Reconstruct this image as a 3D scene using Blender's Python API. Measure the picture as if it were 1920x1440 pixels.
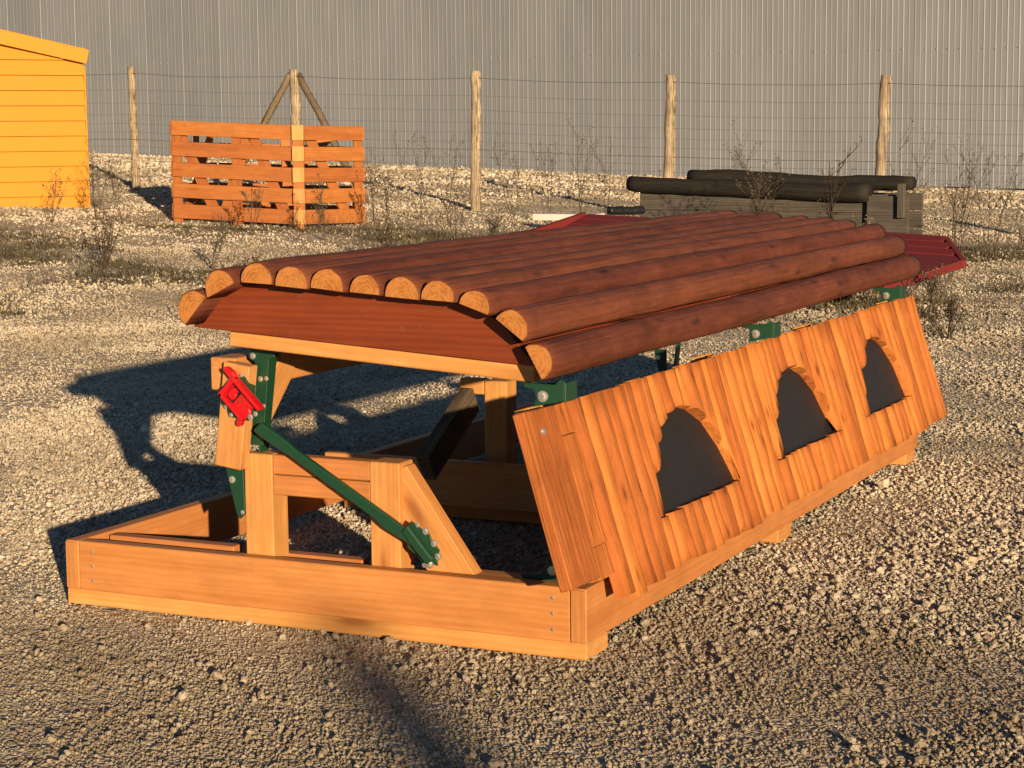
import bpy, bmesh, math, random
import numpy as np
from mathutils import Vector, Matrix, noise
for o in list(bpy.data.objects): bpy.data.objects.remove(o)
scene = bpy.context.scene
COL = scene.collection
V = Vector
R = math.radians

# ------------------------------------------------------------------ camera
CAM = V((1.975, -4.597, 1.350))
YAW, PITCH, ROLL = -0.4431, 0.1239, -0.0098
def cam_axes():
    f = V((math.sin(YAW)*math.cos(PITCH), math.cos(YAW)*math.cos(PITCH), -math.sin(PITCH)))
    r = V((math.cos(YAW), -math.sin(YAW), 0)); u = r.cross(f)
    return math.cos(ROLL)*r + math.sin(ROLL)*u, -math.sin(ROLL)*r + math.cos(ROLL)*u, f
cr, cu, cf = cam_axes()
cd = bpy.data.cameras.new('camera'); cam = bpy.data.objects.new('camera', cd); COL.objects.link(cam)
cam.matrix_world = Matrix(((cr.x, cu.x, -cf.x, CAM.x), (cr.y, cu.y, -cf.y, CAM.y), (cr.z, cu.z, -cf.z, CAM.z), (0, 0, 0, 1)))
cd.sensor_width = 36; cd.lens = 36*3704.5/1920; cd.clip_start = 0.05; cd.clip_end = 2000
scene.camera = cam
scene.render.resolution_x = 1024; scene.render.resolution_y = 768

# ------------------------------------------------------------------ sky, sun, exposure
SUN_AZ = V((0.664, -0.748, 0)).normalized()      # horizontal direction towards the sun
SUN_EL = R(9.2)
w = bpy.data.worlds.new('World'); scene.world = w; w.use_nodes = True
nt = w.node_tree; nt.nodes.clear()
sky = nt.nodes.new('ShaderNodeTexSky'); sky.sky_type = 'NISHITA'; sky.sun_disc = False
sky.sun_elevation = SUN_EL; sky.sun_rotation = math.atan2(SUN_AZ.x, SUN_AZ.y)
sky.air_density = 0.8; sky.dust_density = 0.1; sky.ozone_density = 2.5
bg = nt.nodes.new('ShaderNodeBackground'); bg.inputs['Strength'].default_value = 0.05
wo = nt.nodes.new('ShaderNodeOutputWorld')
nt.links.new(sky.outputs[0], bg.inputs[0]); nt.links.new(bg.outputs[0], wo.inputs[0])
sl = bpy.data.lights.new('sun', 'SUN'); sl.energy = 5.0; sl.angle = R(0.55); sl.color = (1.0, 0.74, 0.46)
so = bpy.data.objects.new('sun', sl); COL.objects.link(so)
sdir = (SUN_AZ*math.cos(SUN_EL) + V((0, 0, math.sin(SUN_EL)))).normalized()
so.rotation_euler = sdir.to_track_quat('Z', 'Y').to_euler(); so.location = (6, -8, 6)
scene.view_settings.view_transform = 'Standard'; scene.view_settings.look = 'None'
scene.view_settings.exposure = 0.68; scene.view_settings.gamma = 1.0
scene.view_settings.use_curve_mapping = False

# ------------------------------------------------------------------ helpers
WM = {}
def put(o, M=None, parent=None):
    M = M or Matrix()
    COL.objects.link(o); WM[o.name] = M.copy()
    if parent is not None:
        o.parent = parent; o.matrix_parent_inverse = Matrix()
        o.matrix_basis = WM[parent.name].inverted() @ M
    else:
        o.matrix_basis = M
    return o
def tag(o, label=None, cat=None, group=None, kind=None):
    if label: o['label'] = label
    if cat: o['category'] = cat
    if group: o['group'] = group
    if kind: o['kind'] = kind
    return o
def empty(name, loc, label, cat, group=None, rz=0):
    o = bpy.data.objects.new(name, None); o.empty_display_size = 0.1
    put(o, Matrix.Translation(V(loc)) @ Matrix.Rotation(rz, 4, 'Z'))
    return tag(o, label, cat, group)
def mesh_obj(name, bm, mats, M=None, parent=None, smooth=False):
    me = bpy.data.meshes.new(name); bm.normal_update(); bm.to_mesh(me); bm.free()
    for m in (mats if isinstance(mats, (list, tuple)) else [mats]): me.materials.append(m)
    if smooth:
        for p in me.polygons: p.use_smooth = True
    return put(bpy.data.objects.new(name, me), M, parent)
def frame(X, Y, Z, O):
    return Matrix(((X.x, Y.x, Z.x, O.x), (X.y, Y.y, Z.y, O.y), (X.z, Y.z, Z.z, O.z), (0, 0, 0, 1)))
def box_bm(sx, sy, sz, bev=0.003, seg=1):
    bm = bmesh.new(); bmesh.ops.create_cube(bm, size=1)
    for v in bm.verts: v.co = V((v.co.x*sx, v.co.y*sy, v.co.z*sz))
    if bev: bmesh.ops.bevel(bm, geom=bm.edges[:], offset=min(bev, .3*min(sx, sy, sz)), segments=seg, affect='EDGES', profile=.6)
    return bm
def board(name, A, B, w, t, wdir, mat, parent, bev=0.003):
    """sawn board from A to B; local X runs along the grain"""
    A, B, wdir = V(A), V(B), V(wdir)
    X = (B-A).normalized(); Y = (wdir - X*wdir.dot(X)).normalized(); Z = X.cross(Y)
    return mesh_obj(name, box_bm((B-A).length, w, t, bev), mat, frame(X, Y, Z, (A+B)/2), parent)
def prism(name, pts, thick, M, mat, parent, bev=0.0015):
    """2-D outline (local XY) extruded by thick in local +Z"""
    bm = bmesh.new()
    f = bm.faces.new([bm.verts.new((x, y, 0)) for x, y in pts])
    if f.normal.z < 0: f.normal_flip()
    f.normal_update()
    r = bmesh.ops.extrude_face_region(bm, geom=[f])
    bmesh.ops.translate(bm, vec=(0, 0, thick), verts=[v for v in r['geom'] if isinstance(v, bmesh.types.BMVert)])
    bmesh.ops.recalc_face_normals(bm, faces=bm.faces)
    if bev: bmesh.ops.bevel(bm, geom=bm.edges[:], offset=bev, segments=1, affect='EDGES')
    return mesh_obj(name, bm, mat, M, parent)
FRONT = lambda y: frame(V((1, 0, 0)), V((0, 0, 1)), V((0, -1, 0)), V((0, y, 0)))   # local xy -> world xz, +Z towards -y
def bolt(P, n, r, parent, mat, name='bolt'):
    n = V(n).normalized(); t = n.orthogonal().normalized()
    bm = bmesh.new()
    bmesh.ops.create_cone(bm, cap_ends=True, segments=16, radius1=r*1.7, radius2=r*1.6, depth=r*.3)
    bmesh.ops.translate(bm, vec=(0, 0, r*.15), verts=bm.verts)
    g = bmesh.ops.create_cone(bm, cap_ends=True, segments=6, radius1=r, radius2=r*.95, depth=r*.9)
    bmesh.ops.translate(bm, vec=(0, 0, r*.75), verts=g['verts'])
    return mesh_obj(name, bm, mat, frame(t, n.cross(t), n, V(P)), parent)
def tube_bm(bm, pts, radii, seg=5, cap=True):
    rings = []
    for i, p in enumerate(pts):
        d = (pts[min(i+1, len(pts)-1)] - pts[max(i-1, 0)]).normalized()
        a = d.orthogonal().normalized(); b = d.cross(a)
        rings.append([bm.verts.new(p + (a*math.cos(2*math.pi*k/seg) + b*math.sin(2*math.pi*k/seg))*radii[i]) for k in range(seg)])
    for i in range(len(rings)-1):
        for k in range(seg):
            bm.faces.new((rings[i][k], rings[i][(k+1) % seg], rings[i+1][(k+1) % seg], rings[i+1][k]))
    if cap and seg > 2:
        bm.faces.new(rings[0][::-1]); bm.faces.new(rings[-1])

# ------------------------------------------------------------------ materials
class NT:
    def __init__(s, name):
        s.m = bpy.data.materials.new(name); s.m.use_nodes = True
        s.t = s.m.node_tree; s.b = s.t.nodes['Principled BSDF']
    def n(s, typ, **kw):
        nd = s.t.nodes.new(typ)
        for k, v in kw.items():
            if k[0] == '_': nd.inputs[k[1:].replace('_', ' ')].default_value = v
            else: setattr(nd, k, v)
        return nd
    def l(s, a, b): s.t.links.new(a, b)
    def ramp(s, fac, stops, interp='LINEAR'):
        r = s.n('ShaderNodeValToRGB'); e = r.color_ramp.elements; r.color_ramp.interpolation = interp
        while len(e) < len(stops): e.new(.5)
        for i, (p, c) in enumerate(stops): e[i].position = p; e[i].color = (*c, 1) if len(c) == 3 else c
        s.l(fac, r.inputs[0]); return r.outputs[0]
    def mix(s, fac, a, b, mode='MIX'):
        m = s.n('ShaderNodeMix', data_type='RGBA', blend_type=mode)
        for v, i in ((fac, 0), (a, 6), (b, 7)):
            if hasattr(v, 'links'): s.l(v, m.inputs[i])
            elif i == 0: m.inputs[0].default_value = v
            else: m.inputs[i].default_value = (*v, 1)
        return m.outputs[2]
    def math(s, op, a, b=0.0, c=None):
        m = s.n('ShaderNodeMath', operation=op)
        for i, v in enumerate((a, b) + ((c,) if c is not None else ())):
            if hasattr(v, 'links'): s.l(v, m.inputs[i])
            else: m.inputs[i].default_value = v
        return m.outputs[0]
    def bump(s, h, strength, dist=0.01, prev=None):
        b = s.n('ShaderNodeBump', _Strength=strength, _Distance=dist); s.l(h, b.inputs['Height'])
        if prev is not None: s.l(prev, b.inputs['Normal'])
        return b.outputs[0]
    def coords(s, scale=(1, 1, 1), rand=True, kind='Object'):
        tc = s.n('ShaderNodeTexCoord'); mp = s.n('ShaderNodeMapping'); mp.inputs['Scale'].default_value = scale
        s.l(tc.outputs[kind], mp.inputs[0])
        if rand:
            oi = s.n('ShaderNodeObjectInfo'); cx = s.n('ShaderNodeCombineXYZ')
            s.l(s.math('MULTIPLY', oi.outputs['Random'], 37.0), cx.inputs[0]); s.l(s.math('MULTIPLY', oi.outputs['Random'], 91.0), cx.inputs[1])
            s.l(s.math('MULTIPLY', oi.outputs['Random'], 53.0), cx.inputs[2])
            s.l(cx.outputs[0], mp.inputs['Location'])
        return mp.outputs[0]
    def noise(s, vec, scale, detail=4, rough=.55, dist=0.0):
        n = s.n('ShaderNodeTexNoise', _Scale=scale, _Detail=detail, _Roughness=rough, _Distortion=dist); s.l(vec, n.inputs['Vector']); return n.outputs['Fac']
    def done(s, col=None, rough=.6, nrm=None, spec=.4, metal=0.0):
        if col is not None:
            if hasattr(col, 'links'): s.l(col, s.b.inputs['Base Color'])
            else: s.b.inputs['Base Color'].default_value = (*col, 1)
        if hasattr(rough, 'links'): s.l(rough, s.b.inputs['Roughness'])
        else: s.b.inputs['Roughness'].default_value = rough
        if nrm is not None: s.l(nrm, s.b.inputs['Normal'])
        s.b.inputs['Specular IOR Level'].default_value = spec; s.b.inputs['Metallic'].default_value = metal
        return s.m

def wood(name, light, dark, knot, rough=.5, spec=.35, vary=.35, grain=1.0, knots=.5, bumpk=.25, ks=1.0, mott=.28, streak=.22):
    n = NT(name)
    v1 = n.coords((.9, 16, 16)); v2 = n.coords((6, 110, 110)); v3 = n.coords((2.2*ks, 9*ks, 9*ks)); v4 = n.coords((1, 1, 1))
    a = n.noise(v1, 1.0, 5, .6, .35)
    wv = n.n('ShaderNodeTexWave', wave_type='BANDS', bands_direction='Y', _Scale=1.1, _Distortion=7.0, _Detail=2.0, _Detail_Scale=1.3)
    n.l(v1, wv.inputs[0])
    fine = n.noise(v2, 1.0, 3, .6)
    f = n.math('ADD', n.math('MULTIPLY', a, .62), n.math('MULTIPLY', wv.outputs['Fac'], .22*grain))
    f = n.math('ADD', f, n.math('MULTIPLY', fine, .25))
    mu = .435+.11*grain; wd = .13+.05*grain
    col = n.ramp(f, [(mu-wd, dark), (mu, tuple((x+y)/2 for x, y in zip(light, dark))), (mu+wd, light)])
    # knots
    vo = n.n('ShaderNodeTexVoronoi', _Scale=1.0, _Randomness=1.0); n.l(v3, vo.inputs['Vector'])
    d = n.math('ADD', vo.outputs['Distance'], n.math('MULTIPLY', n.noise(v2, .7, 2), .06))
    kf = n.ramp(d, [(.10, (1, 1, 1)), (.19, (.32, .32, .32)), (.30, (0, 0, 0))])
    sepv = n.n('ShaderNodeSeparateColor'); n.l(vo.outputs['Color'], sepv.inputs[0])
    keep = n.math('GREATER_THAN', knots, sepv.outputs[0])
    col = n.mix(n.math('MULTIPLY', n.math('MULTIPLY', kf, keep), .85), col, knot)
    sk = n.ramp(n.noise(n.coords((3.2, 62, 62)), 1.0, 4, .7, .2), [(.36, (0, 0, 0)), (.52, (.55, .55, .55)), (.66, (1, 1, 1))])
    col = n.mix(n.math('MULTIPLY', n.math('SUBTRACT', 1.0, sk), streak), col, dark)
    # blotchy stain and a shade of its own for every board
    st = n.math('ADD', n.math('MULTIPLY', n.noise(v4, 5.0, 3, .6), .5), n.math('MULTIPLY', n.noise(n.coords((9, 28, 28)), 1.0, 4, .65), .5))
    st = n.ramp(st, [(.33, (0, 0, 0)), (.67, (1, 1, 1))])
    hs = n.n('ShaderNodeHueSaturation'); n.l(col, hs.inputs['Color'])
    oi = n.n('ShaderNodeObjectInfo')
    vv = n.math('ADD', n.math('MULTIPLY', oi.outputs['Random'], vary), n.math('MULTIPLY', st, mott))
    n.l(n.math('ADD', vv, 1.0-vary*.5-mott*.5), hs.inputs['Value'])
    n.l(n.math('ADD', n.math('MULTIPLY', oi.outputs['Random'], .008), .496), hs.inputs['Hue'])
    nb = n.bump(n.math('ADD', n.math('ADD', n.math('MULTIPLY', f, .7), n.math('MULTIPLY', fine, .5)), n.math('MULTIPLY', sk, .5)), bumpk, .004)
    du = n.ramp(n.noise(n.coords((1, 1, 1)), 26, 5, .75), [(.60, (0, 0, 0)), (.74, (.5, .5, .5))])
    fin = n.mix(n.math('MULTIPLY', du, .55), hs.outputs[0], tuple(.55*a+.45*b for a, b in zip(dark, (.26, .21, .15))))
    rr = n.math('ADD', n.math('MULTIPLY', fine, .25), rough-.1)
    return n.done(fin, rr, nb, spec)

def ring_end(name, light, dark):
    n = NT(name)
    tc = n.n('ShaderNodeTexCoord')
    wv = n.n('ShaderNodeTexWave', wave_type='RINGS', rings_direction='X', _Scale=30.0, _Distortion=9.0, _Detail=4.0, _Detail_Scale=1.5)
    n.l(tc.outputs['Object'], wv.inputs[0])
    ns = n.noise(n.coords((1, 1, 1)), 28, 4, .6)
    f = n.math('ADD', n.math('MULTIPLY', wv.outputs['Fac'], .12), n.math('MULTIPLY', n.math('ADD', n.math('MULTIPLY', ns, .6), n.math('MULTIPLY', n.noise(n.coords((1, 1, 1)), 75, 3, .6), .4)), .88))
    c = n.ramp(f, [(.36, dark), (.5, tuple(.65*x+.35*y for x, y in zip(light, dark))), (.72, light)])
    return n.done(c, .65, n.bump(f, .3, .004), .25)

M = {}
M['base'] = wood('wood_orange', (.505, .220, .075), (.41, .155, .044), (.17, .05, .012), .55, .25, .14, .45, .3)
M['pale'] = wood('wood_pale', (.57, .29, .10), (.47, .205, .058), (.22, .075, .02), .55, .25, .16, .5, .4)
M['end'] = wood('wood_endgrain', (.50, .235, .075), (.38, .155, .045), (.2, .08, .02), .7, .2, .15, .6, .1)
M['slat'] = wood('wood_slat', (.49, .175, .048), (.375, .115, .027), (.07, .02, .008), .75, .12, .40, .1, .95, 1.0, 2.8, .42, .45)
M['log'] = wood('wood_log', (.180, .054, .026), (.105, .032, .0175), (.045, .016, .010), .62, .22, .25, .3, .9, 1.0, 1.9, .62, .3)
M['logend'] = ring_end('wood_log_end', (.45, .19, .05), (.27, .10, .026))
M['fascia'] = wood('wood_fascia', (.205, .044, .013), (.15, .030, .009), (.07, .015, .006), .5, .3, .1, 1.0, .2)
M['crate'] = wood('wood_crate', (.40, .150, .040), (.28, .088, .022), (.25, .06, .012), .6, .25, .22, .8, .3)
M['grey'] = wood('wood_grey', (.115, .102, .086), (.05, .044, .037), (.03, .026, .02), .8, .15, .3, 1.2, .4, .6)
M['black'] = wood('wood_black', (.028, .024, .018), (.012, .010, .008), (.008, .007, .006), .7, .25, .2, 1.0, .4, .8)
M['post'] = wood('wood_post', (.47, .39, .28), (.13, .09, .055), (.05, .033, .02), .85, .1, .3, 1.0, .9, 1.0, 1.6, .8)
M['brace'] = wood('wood_brace', (.20, .155, .10), (.10, .075, .05), (.05, .035, .025), .8, .15, .3, 1.2, .6, .8)
def paint(name, col, rough=.4, spec=.5, bumpk=.06, metal=0.0, wear=.25):
    n = NT(name); v = n.coords((1, 1, 1))
    ns = n.noise(v, 22, 5, .6); n2 = n.noise(v, 4, 3, .6)
    c = n.mix(n.math('MULTIPLY', ns, wear), col, tuple(x*.55 for x in col)); c = n.mix(n.math('MULTIPLY', n2, wear), c, tuple(min(1, x*1.35+.01) for x in col))
    return n.done(c, n.math('ADD', n.math('MULTIPLY', ns, .25), rough-.1), n.bump(ns, bumpk, .003), spec, metal)
M['green'] = paint('green_paint', (.006, .046, .022), .42, .5)
M['red'] = paint('red_plastic', (.50, .006, .012), .35, .5, .03, 0, .15)
M['redpaint'] = paint('red_paint', (.15, .014, .014), .7, .35, .15)
M['yellow'] = paint('yellow_paint', (.54, .225, .012), .55, .35, .05, 0, .12)
M['steel'] = paint('galvanised_steel', (.72, .70, .66), .3, .5, .05, .85)
M['wire'] = paint('fence_wire', (.085, .08, .072), .5, .5, .05, .5)
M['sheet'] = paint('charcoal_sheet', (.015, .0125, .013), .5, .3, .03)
M['white'] = paint('white_board', (.66, .63, .56), .6, .3)
M['dark'] = paint('black_plastic', (.01, .011, .013), .4, .4)
M['plinth'] = paint('concrete_plinth', (.46, .40, .30), .9, .15, .5)
def mat_cladding():
    n = NT('cladding_paint'); v = n.coords((1, 1, .25))
    ns = n.noise(v, 3, 5, .6); fine = n.noise(n.coords((1, 1, .1)), 60, 3, .6)
    oi = n.n('ShaderNodeObjectInfo')
    c = n.ramp(ns, [(.3, (.195, .210, .232)), (.7, (.230, .246, .270))])
    c = n.mix(n.math('MULTIPLY', fine, .25), c, (.165, .176, .195))
    hs = n.n('ShaderNodeHueSaturation'); n.l(c, hs.inputs['Color']); n.l(n.math('ADD', n.math('MULTIPLY', oi.outputs['Random'], .12), .94), hs.inputs['Value'])
    return n.done(hs.outputs[0], .55, None, .5, .25)
M['clad'] = mat_cladding()
def mat_stem(name, a, b):
    n = NT(name); f = n.noise(n.coords((1, 1, 1)), 14, 3); return n.done(n.ramp(f, [(.35, a), (.65, b)]), .8, None, .15)
M['stem'] = mat_stem('dry_stem', (.055, .043, .030), (.12, .098, .068))
M['stemdark'] = mat_stem('dark_stem', (.03, .024, .016), (.075, .055, .036))
M['leaf'] = mat_stem('dull_leaf', (.040, .042, .016), (.11, .095, .042))
M['straw'] = mat_stem('straw', (.14, .11, .06), (.28, .22, .12))

# ground: yard axes (X to the right, D away) measured from the camera's foot
RH = V((math.cos(YAW), -math.sin(YAW), 0)); FH = V((math.sin(YAW), math.cos(YAW), 0))
_A = [(0, 0), (8, 0), (12, .07), (16, .18), (21, .34), (24.3, .47), (27, .56), (34, .70), (46, .78), (80, .9)]
def gz(X, D):
    z = np.interp(D, [a for a, _ in _A], [b for _, b in _A])
    t = np.clip((np.asarray(D, float)-9)/12, 0, 1); t = t*t*(3-2*t)
    return z - .037*t*np.clip(X, -14, 14)
def yard(X, D, z=None, up=0.0):
    p = V((CAM.x, CAM.y, 0)) + RH*X + FH*D
    p.z = (float(gz(X, D)) if z is None else z) + up
    return p
def to_yard(x, y):
    d = V((x-CAM.x, y-CAM.y, 0)); return d.dot(RH), d.dot(FH)
def relief(x, y, amp=1.0):
    return amp*(noise.noise(V((x*.9, y*.9, 3.1)))*.018 + noise.noise(V((x*2.7, y*2.7, 9.4)))*.010 + noise.noise(V((x*8, y*8, 1.4)))*.004)

def mossf(x, y, D):
    band = max(0, min(1, (D-12)/3.0))*max(0, min(1, (23.5-D)/3))
    if band <= 0: return 0.0
    u, v = (x-CAM.x)*RH.x+(y-CAM.y)*RH.y, D
    m = noise.noise(V((u*.55, v*.75, 5.0))) + .55*noise.noise(V((u*1.7, v*2.2, 2.0))) + .3*noise.noise(V((u*5, v*6, 8.0)))
    return band*max(0, min(1, (m-.10)/.35))
def mat_ground():
    n = NT('gravel_ground')
    tc = n.n('ShaderNodeTexCoord'); P = tc.outputs['Object']
    big = n.noise(P, .45, 4, .6, .4); mid = n.noise(P, 2.3, 4, .6); grit = n.noise(P, 60, 4, .7)
    v1 = n.n('ShaderNodeTexVoronoi', _Scale=70.0); n.l(P, v1.inputs['Vector'])
    v2 = n.n('ShaderNodeTexVoronoi', _Scale=24.0); n.l(P, v2.inputs['Vector'])
    s1 = n.n('ShaderNodeSeparateColor'); n.l(v1.outputs['Color'], s1.inputs[0])
    s2 = n.n('ShaderNodeSeparateColor'); n.l(v2.outputs['Color'], s2.inputs[0])
    c = n.ramp(s1.outputs[0], [(.0, (.32, .265, .185)), (.4, (.52, .445, .33)), (.8, (.65, .57, .44)), (1, (.76, .70, .56))])
    c2 = n.ramp(s2.outputs[1], [(.0, (.28, .235, .165)), (.5, (.48, .42, .31)), (1, (.70, .64, .51))])
    c = n.mix(.45, c, c2)
    c = n.mix(n.ramp(mid, [(.42, (0, 0, 0)), (.72, (.5, .5, .5))]), c, (.25, .18, .10))
    # moss and thin grass on the back of the yard (x,y of the yard itself)
    at = n.n('ShaderNodeAttribute', attribute_name='moss')
    mo = n.math('MULTIPLY', at.outputs['Fac'], n.ramp(mid, [(.30, (.4, .4, .4)), (.5, (1, 1, 1))]))
    mossc = n.ramp(grit, [(.35, (.045, .045, .018)), (.65, (.125, .11, .05))])
    c = n.mix(n.math('MULTIPLY', mo, .82), c, mossc)
    h = n.math('ADD', n.math('MULTIPLY', v1.outputs['Distance'], -.55), n.math('MULTIPLY', v2.outputs['Distance'], -.9))
    nb = n.bump(h, 1.0, .022)
    return n.done(c, .95, nb, .1)
def mat_stone():
    n = NT('gravel_stone'); oi = n.n('ShaderNodeObjectInfo'); tc = n.n('ShaderNodeTexCoord')
    c = n.ramp(oi.outputs['Random'], [(0, (.24, .185, .12)), (.12, (.45, .37, .27)), (.42, (.62, .53, .40)), (.75, (.71, .62, .48)), (.93, (.78, .70, .56)), (1, (.86, .80, .68))])
    ns = n.noise(tc.outputs['Object'], 3.0, 4, .6)
    c = n.mix(n.ramp(ns, [(.45, (0, 0, 0)), (.75, (.35, .35, .35))]), c, (.25, .19, .11))
    big = n.noise(oi.outputs['Location'], .55, 3, .6)
    hs = n.n('ShaderNodeHueSaturation'); n.l(c, hs.inputs['Color']); n.l(n.ramp(big, [(.34, (.62, .62, .62)), (.56, (1, 1, 1))]), hs.inputs['Value'])
    # earthy, damp patch of the yard in front of the sandbox
    ds = n.n('ShaderNodeVectorMath', operation='DISTANCE'); n.l(oi.outputs['Location'], ds.inputs[0]); ds.inputs[1].default_value = (.5, -1.75, 0)
    md = n.noise(oi.outputs['Location'], 1.6, 4, .65)
    damp = n.ramp(n.math('ADD', n.math('MULTIPLY', ds.outputs['Value'], .27), n.math('MULTIPLY', md, -.8)), [(.02, (.95, .95, .95)), (.30, (0, 0, 0))])
    hs2 = n.mix(n.math('MULTIPLY', damp, .58), hs.outputs[0], (.17, .125, .07))
    tint = n.mix(n.ramp(big, [(.34, (.45, .45, .45)), (.56, (0, 0, 0))]), hs2, (.20, .15, .085))
    return n.done(tint, .85, n.bump(ns, .5, .1), .2)
M['ground'] = mat_ground(); M['stone'] = mat_stone()

# ================================================================== GROUND
def build_ground():
    Ds = [-14, -8, -4, -1] + list(np.arange(1, 9, .1)) + list(np.arange(9, 16, .16)) + list(np.arange(16, 30, .3)) + [31, 33, 35, 38, 42, 47, 55, 80, 150, 400]
    Xs = [-400, -120, -50, -30, -22] + list(np.arange(-16, -5, .4)) + list(np.arange(-5, 5, .1)) + list(np.arange(5, 16.1, .4)) + [22, 30, 50, 120, 400]
    me = bpy.data.meshes.new('ground'); vs = []; moss = []
    for D in Ds:
        for X in Xs:
            p = yard(X, D)
            k = .35 if D < 8.5 else min(1.9, .35+(D-8.5)*.16)
            p.z += relief(p.x, p.y, k) - .006
            vs.append(p)
            moss.append(mossf(p.x, p.y, D))
    nx = len(Xs); fs = [(i*nx+j, i*nx+j+1, (i+1)*nx+j+1, (i+1)*nx+j) for i in range(len(Ds)-1) for j in range(nx-1)]
    me.from_pydata([tuple(v) for v in vs], [], fs); me.materials.append(M['ground'])
    a = me.attributes.new('moss', 'FLOAT', 'POINT'); a.data.foreach_set('value', moss)
    for p in me.polygons: p.use_smooth = True
    o = bpy.data.objects.new('ground', me); put(o); tag(o, kind='structure')
build_ground()

def stone_mesh(i):
    rnd = random.Random(100+i); bm = bmesh.new(); bmesh.ops.create_icosphere(bm, subdivisions=1, radius=.5)
    sx, sy, sz = rnd.uniform(.85, 1.15), rnd.uniform(.7, .95), rnd.uniform(.6, .9)
    off = V((rnd.random()*50, 0, i*7.0))
    for v in bm.verts:
        q = v.co*(1 + .38*noise.noise(v.co*2.2+off)); v.co = V((q.x*sx, q.y*sy, q.z*sz))
    # knock flat facets into it, as crushed rock has
    for k in range(3):
        nrm = V((rnd.gauss(0, 1), rnd.gauss(0, 1), rnd.gauss(0, 1))).normalized(); c = .30
        for v in bm.verts:
            e = v.co.dot(nrm)-c
            if e > 0: v.co -= nrm*e
    me = bpy.data.meshes.new('stone_shape'); bm.to_mesh(me); bm.free(); me.materials.append(M['stone']); return me
def build_gravel():
    rng = np.random.default_rng(5)
    pts, sc = [], []
    def zone(D0, D1, dens, smin, smax, p=2.2, spread=1.22):
        W1 = D1*.5185/2*spread+.4
        n = int((D1-D0)*2*W1*dens); D = rng.uniform(D0, D1, n); X = rng.uniform(-W1, W1, n)
        k = np.abs(X) < (D*.5185/2*spread+.4); D, X = D[k], X[k]
        s = smin + (smax-smin)*rng.random(len(D))**p
        pts.append(np.stack([X, D, s], -1))
    zone(3.8, 6.2, 14500, .0045, .0145, 1.9)
    zone(6.2, 9.5, 6200, .007, .019, 1.9)
    zone(9.5, 13.5, 3000, .010, .024, 1.8)
    zone(13.5, 19, 1150, .014, .030, 2.2)
    zone(19, 27, 480, .015, .042, 2.5)
    zone(27, 45, 120, .035, .085, 2.5)
    zone(3.8, 9, 330, .013, .026, 1.6); zone(3.8, 9, 45, .022, .038, 1.6); zone(3.8, 12, 3, .03, .055, 2.0)
    a = np.concatenate(pts); X, D, s = a[:, 0], a[:, 1], a[:, 2]
    x = CAM.x + RH.x*X + FH.x*D; y = CAM.y + RH.y*X + FH.y*D; z = gz(X, D)
    mo = np.array([mossf(a, b, d) if d > 11 else 0 for a, b, d in zip(x, y, D)])
    pat = np.array([noise.noise(V((a*.8, b*.8, 4.2))) + .5*noise.noise(V((a*2.3, b*2.3, 1.1))) for a, b in zip(x, y)])
    keep = (rng.random(len(x)) > mo*.72) & (rng.random(len(x)) < np.clip(.85+pat*.9, .58, 1))
    s = s*np.clip(.92+pat*.5, .6, 1.2)
    x, y, z, s, D = x[keep], y[keep], z[keep], s[keep], D[keep]
    kk = np.where(D < 8.5, .35, np.minimum(1.9, .35+(D-8.5)*.16))
    z = z + np.array([relief(a, b, k) for a, b, k in zip(x, y, kk)]) - .006 + s*rng.uniform(-.05, .42, len(s))
    me = bpy.data.meshes.new('gravel'); me.vertices.add(len(x))
    me.vertices.foreach_set('co', np.stack([x, y, z], -1).ravel().astype(np.float32))
    at = me.attributes.new('ssize', 'FLOAT', 'POINT'); at.data.foreach_set('value', s.astype(np.float32))
    rot = np.stack([rng.normal(0, .5, len(x)), rng.normal(0, .5, len(x)), rng.uniform(0, 6.283, len(x))], -1)
    ar = me.attributes.new('srot', 'FLOAT_VECTOR', 'POINT'); ar.data.foreach_set('vector', rot.ravel().astype(np.float32))
    ai = me.attributes.new('sidx', 'INT', 'POINT'); ai.data.foreach_set('value', rng.integers(0, 8, len(x)).astype(np.int32))
    o = bpy.data.objects.new('gravel', me); put(o); tag(o, 'loose crushed gravel covering the yard', 'gravel', kind='stuff')
    ng = bpy.data.node_groups.new('gravel_nodes', 'GeometryNodeTree')
    ng.interface.new_socket('Geometry', in_out='INPUT', socket_type='NodeSocketGeometry'); ng.interface.new_socket('Geometry', in_out='OUTPUT', socket_type='NodeSocketGeometry')
    N = ng.nodes.new; gi, go = N('NodeGroupInput'), N('NodeGroupOutput')
    hid = bpy.data.collections.new('stone_shapes')
    for i in range(8): hid.objects.link(bpy.data.objects.new('stone_shape', stone_mesh(i)))
    ci = N('GeometryNodeCollectionInfo'); ci.inputs['Collection'].default_value = hid; ci.inputs['Separate Children'].default_value = True
    def attr(nm, dt):
        q = N('GeometryNodeInputNamedAttribute'); q.data_type = dt; q.inputs['Name'].default_value = nm; return q.outputs['Attribute']
    ip = N('GeometryNodeInstanceOnPoints'); L = ng.links.new
    L(gi.outputs[0], ip.inputs['Points']); L(ci.outputs[0], ip.inputs['Instance']); ip.inputs['Pick Instance'].default_value = True
    L(attr('sidx', 'INT'), ip.inputs['Instance Index']); L(attr('ssize', 'FLOAT'), ip.inputs['Scale'])
    er = N('FunctionNodeEulerToRotation'); L(attr('srot', 'FLOAT_VECTOR'), er.inputs[0]); L(er.outputs[0], ip.inputs['Rotation'])
    L(ip.outputs[0], go.inputs[0])
    md = o.modifiers.new('gravel', 'NODES'); md.node_group = ng
    print('stones', len(x))
build_gravel()

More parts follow.
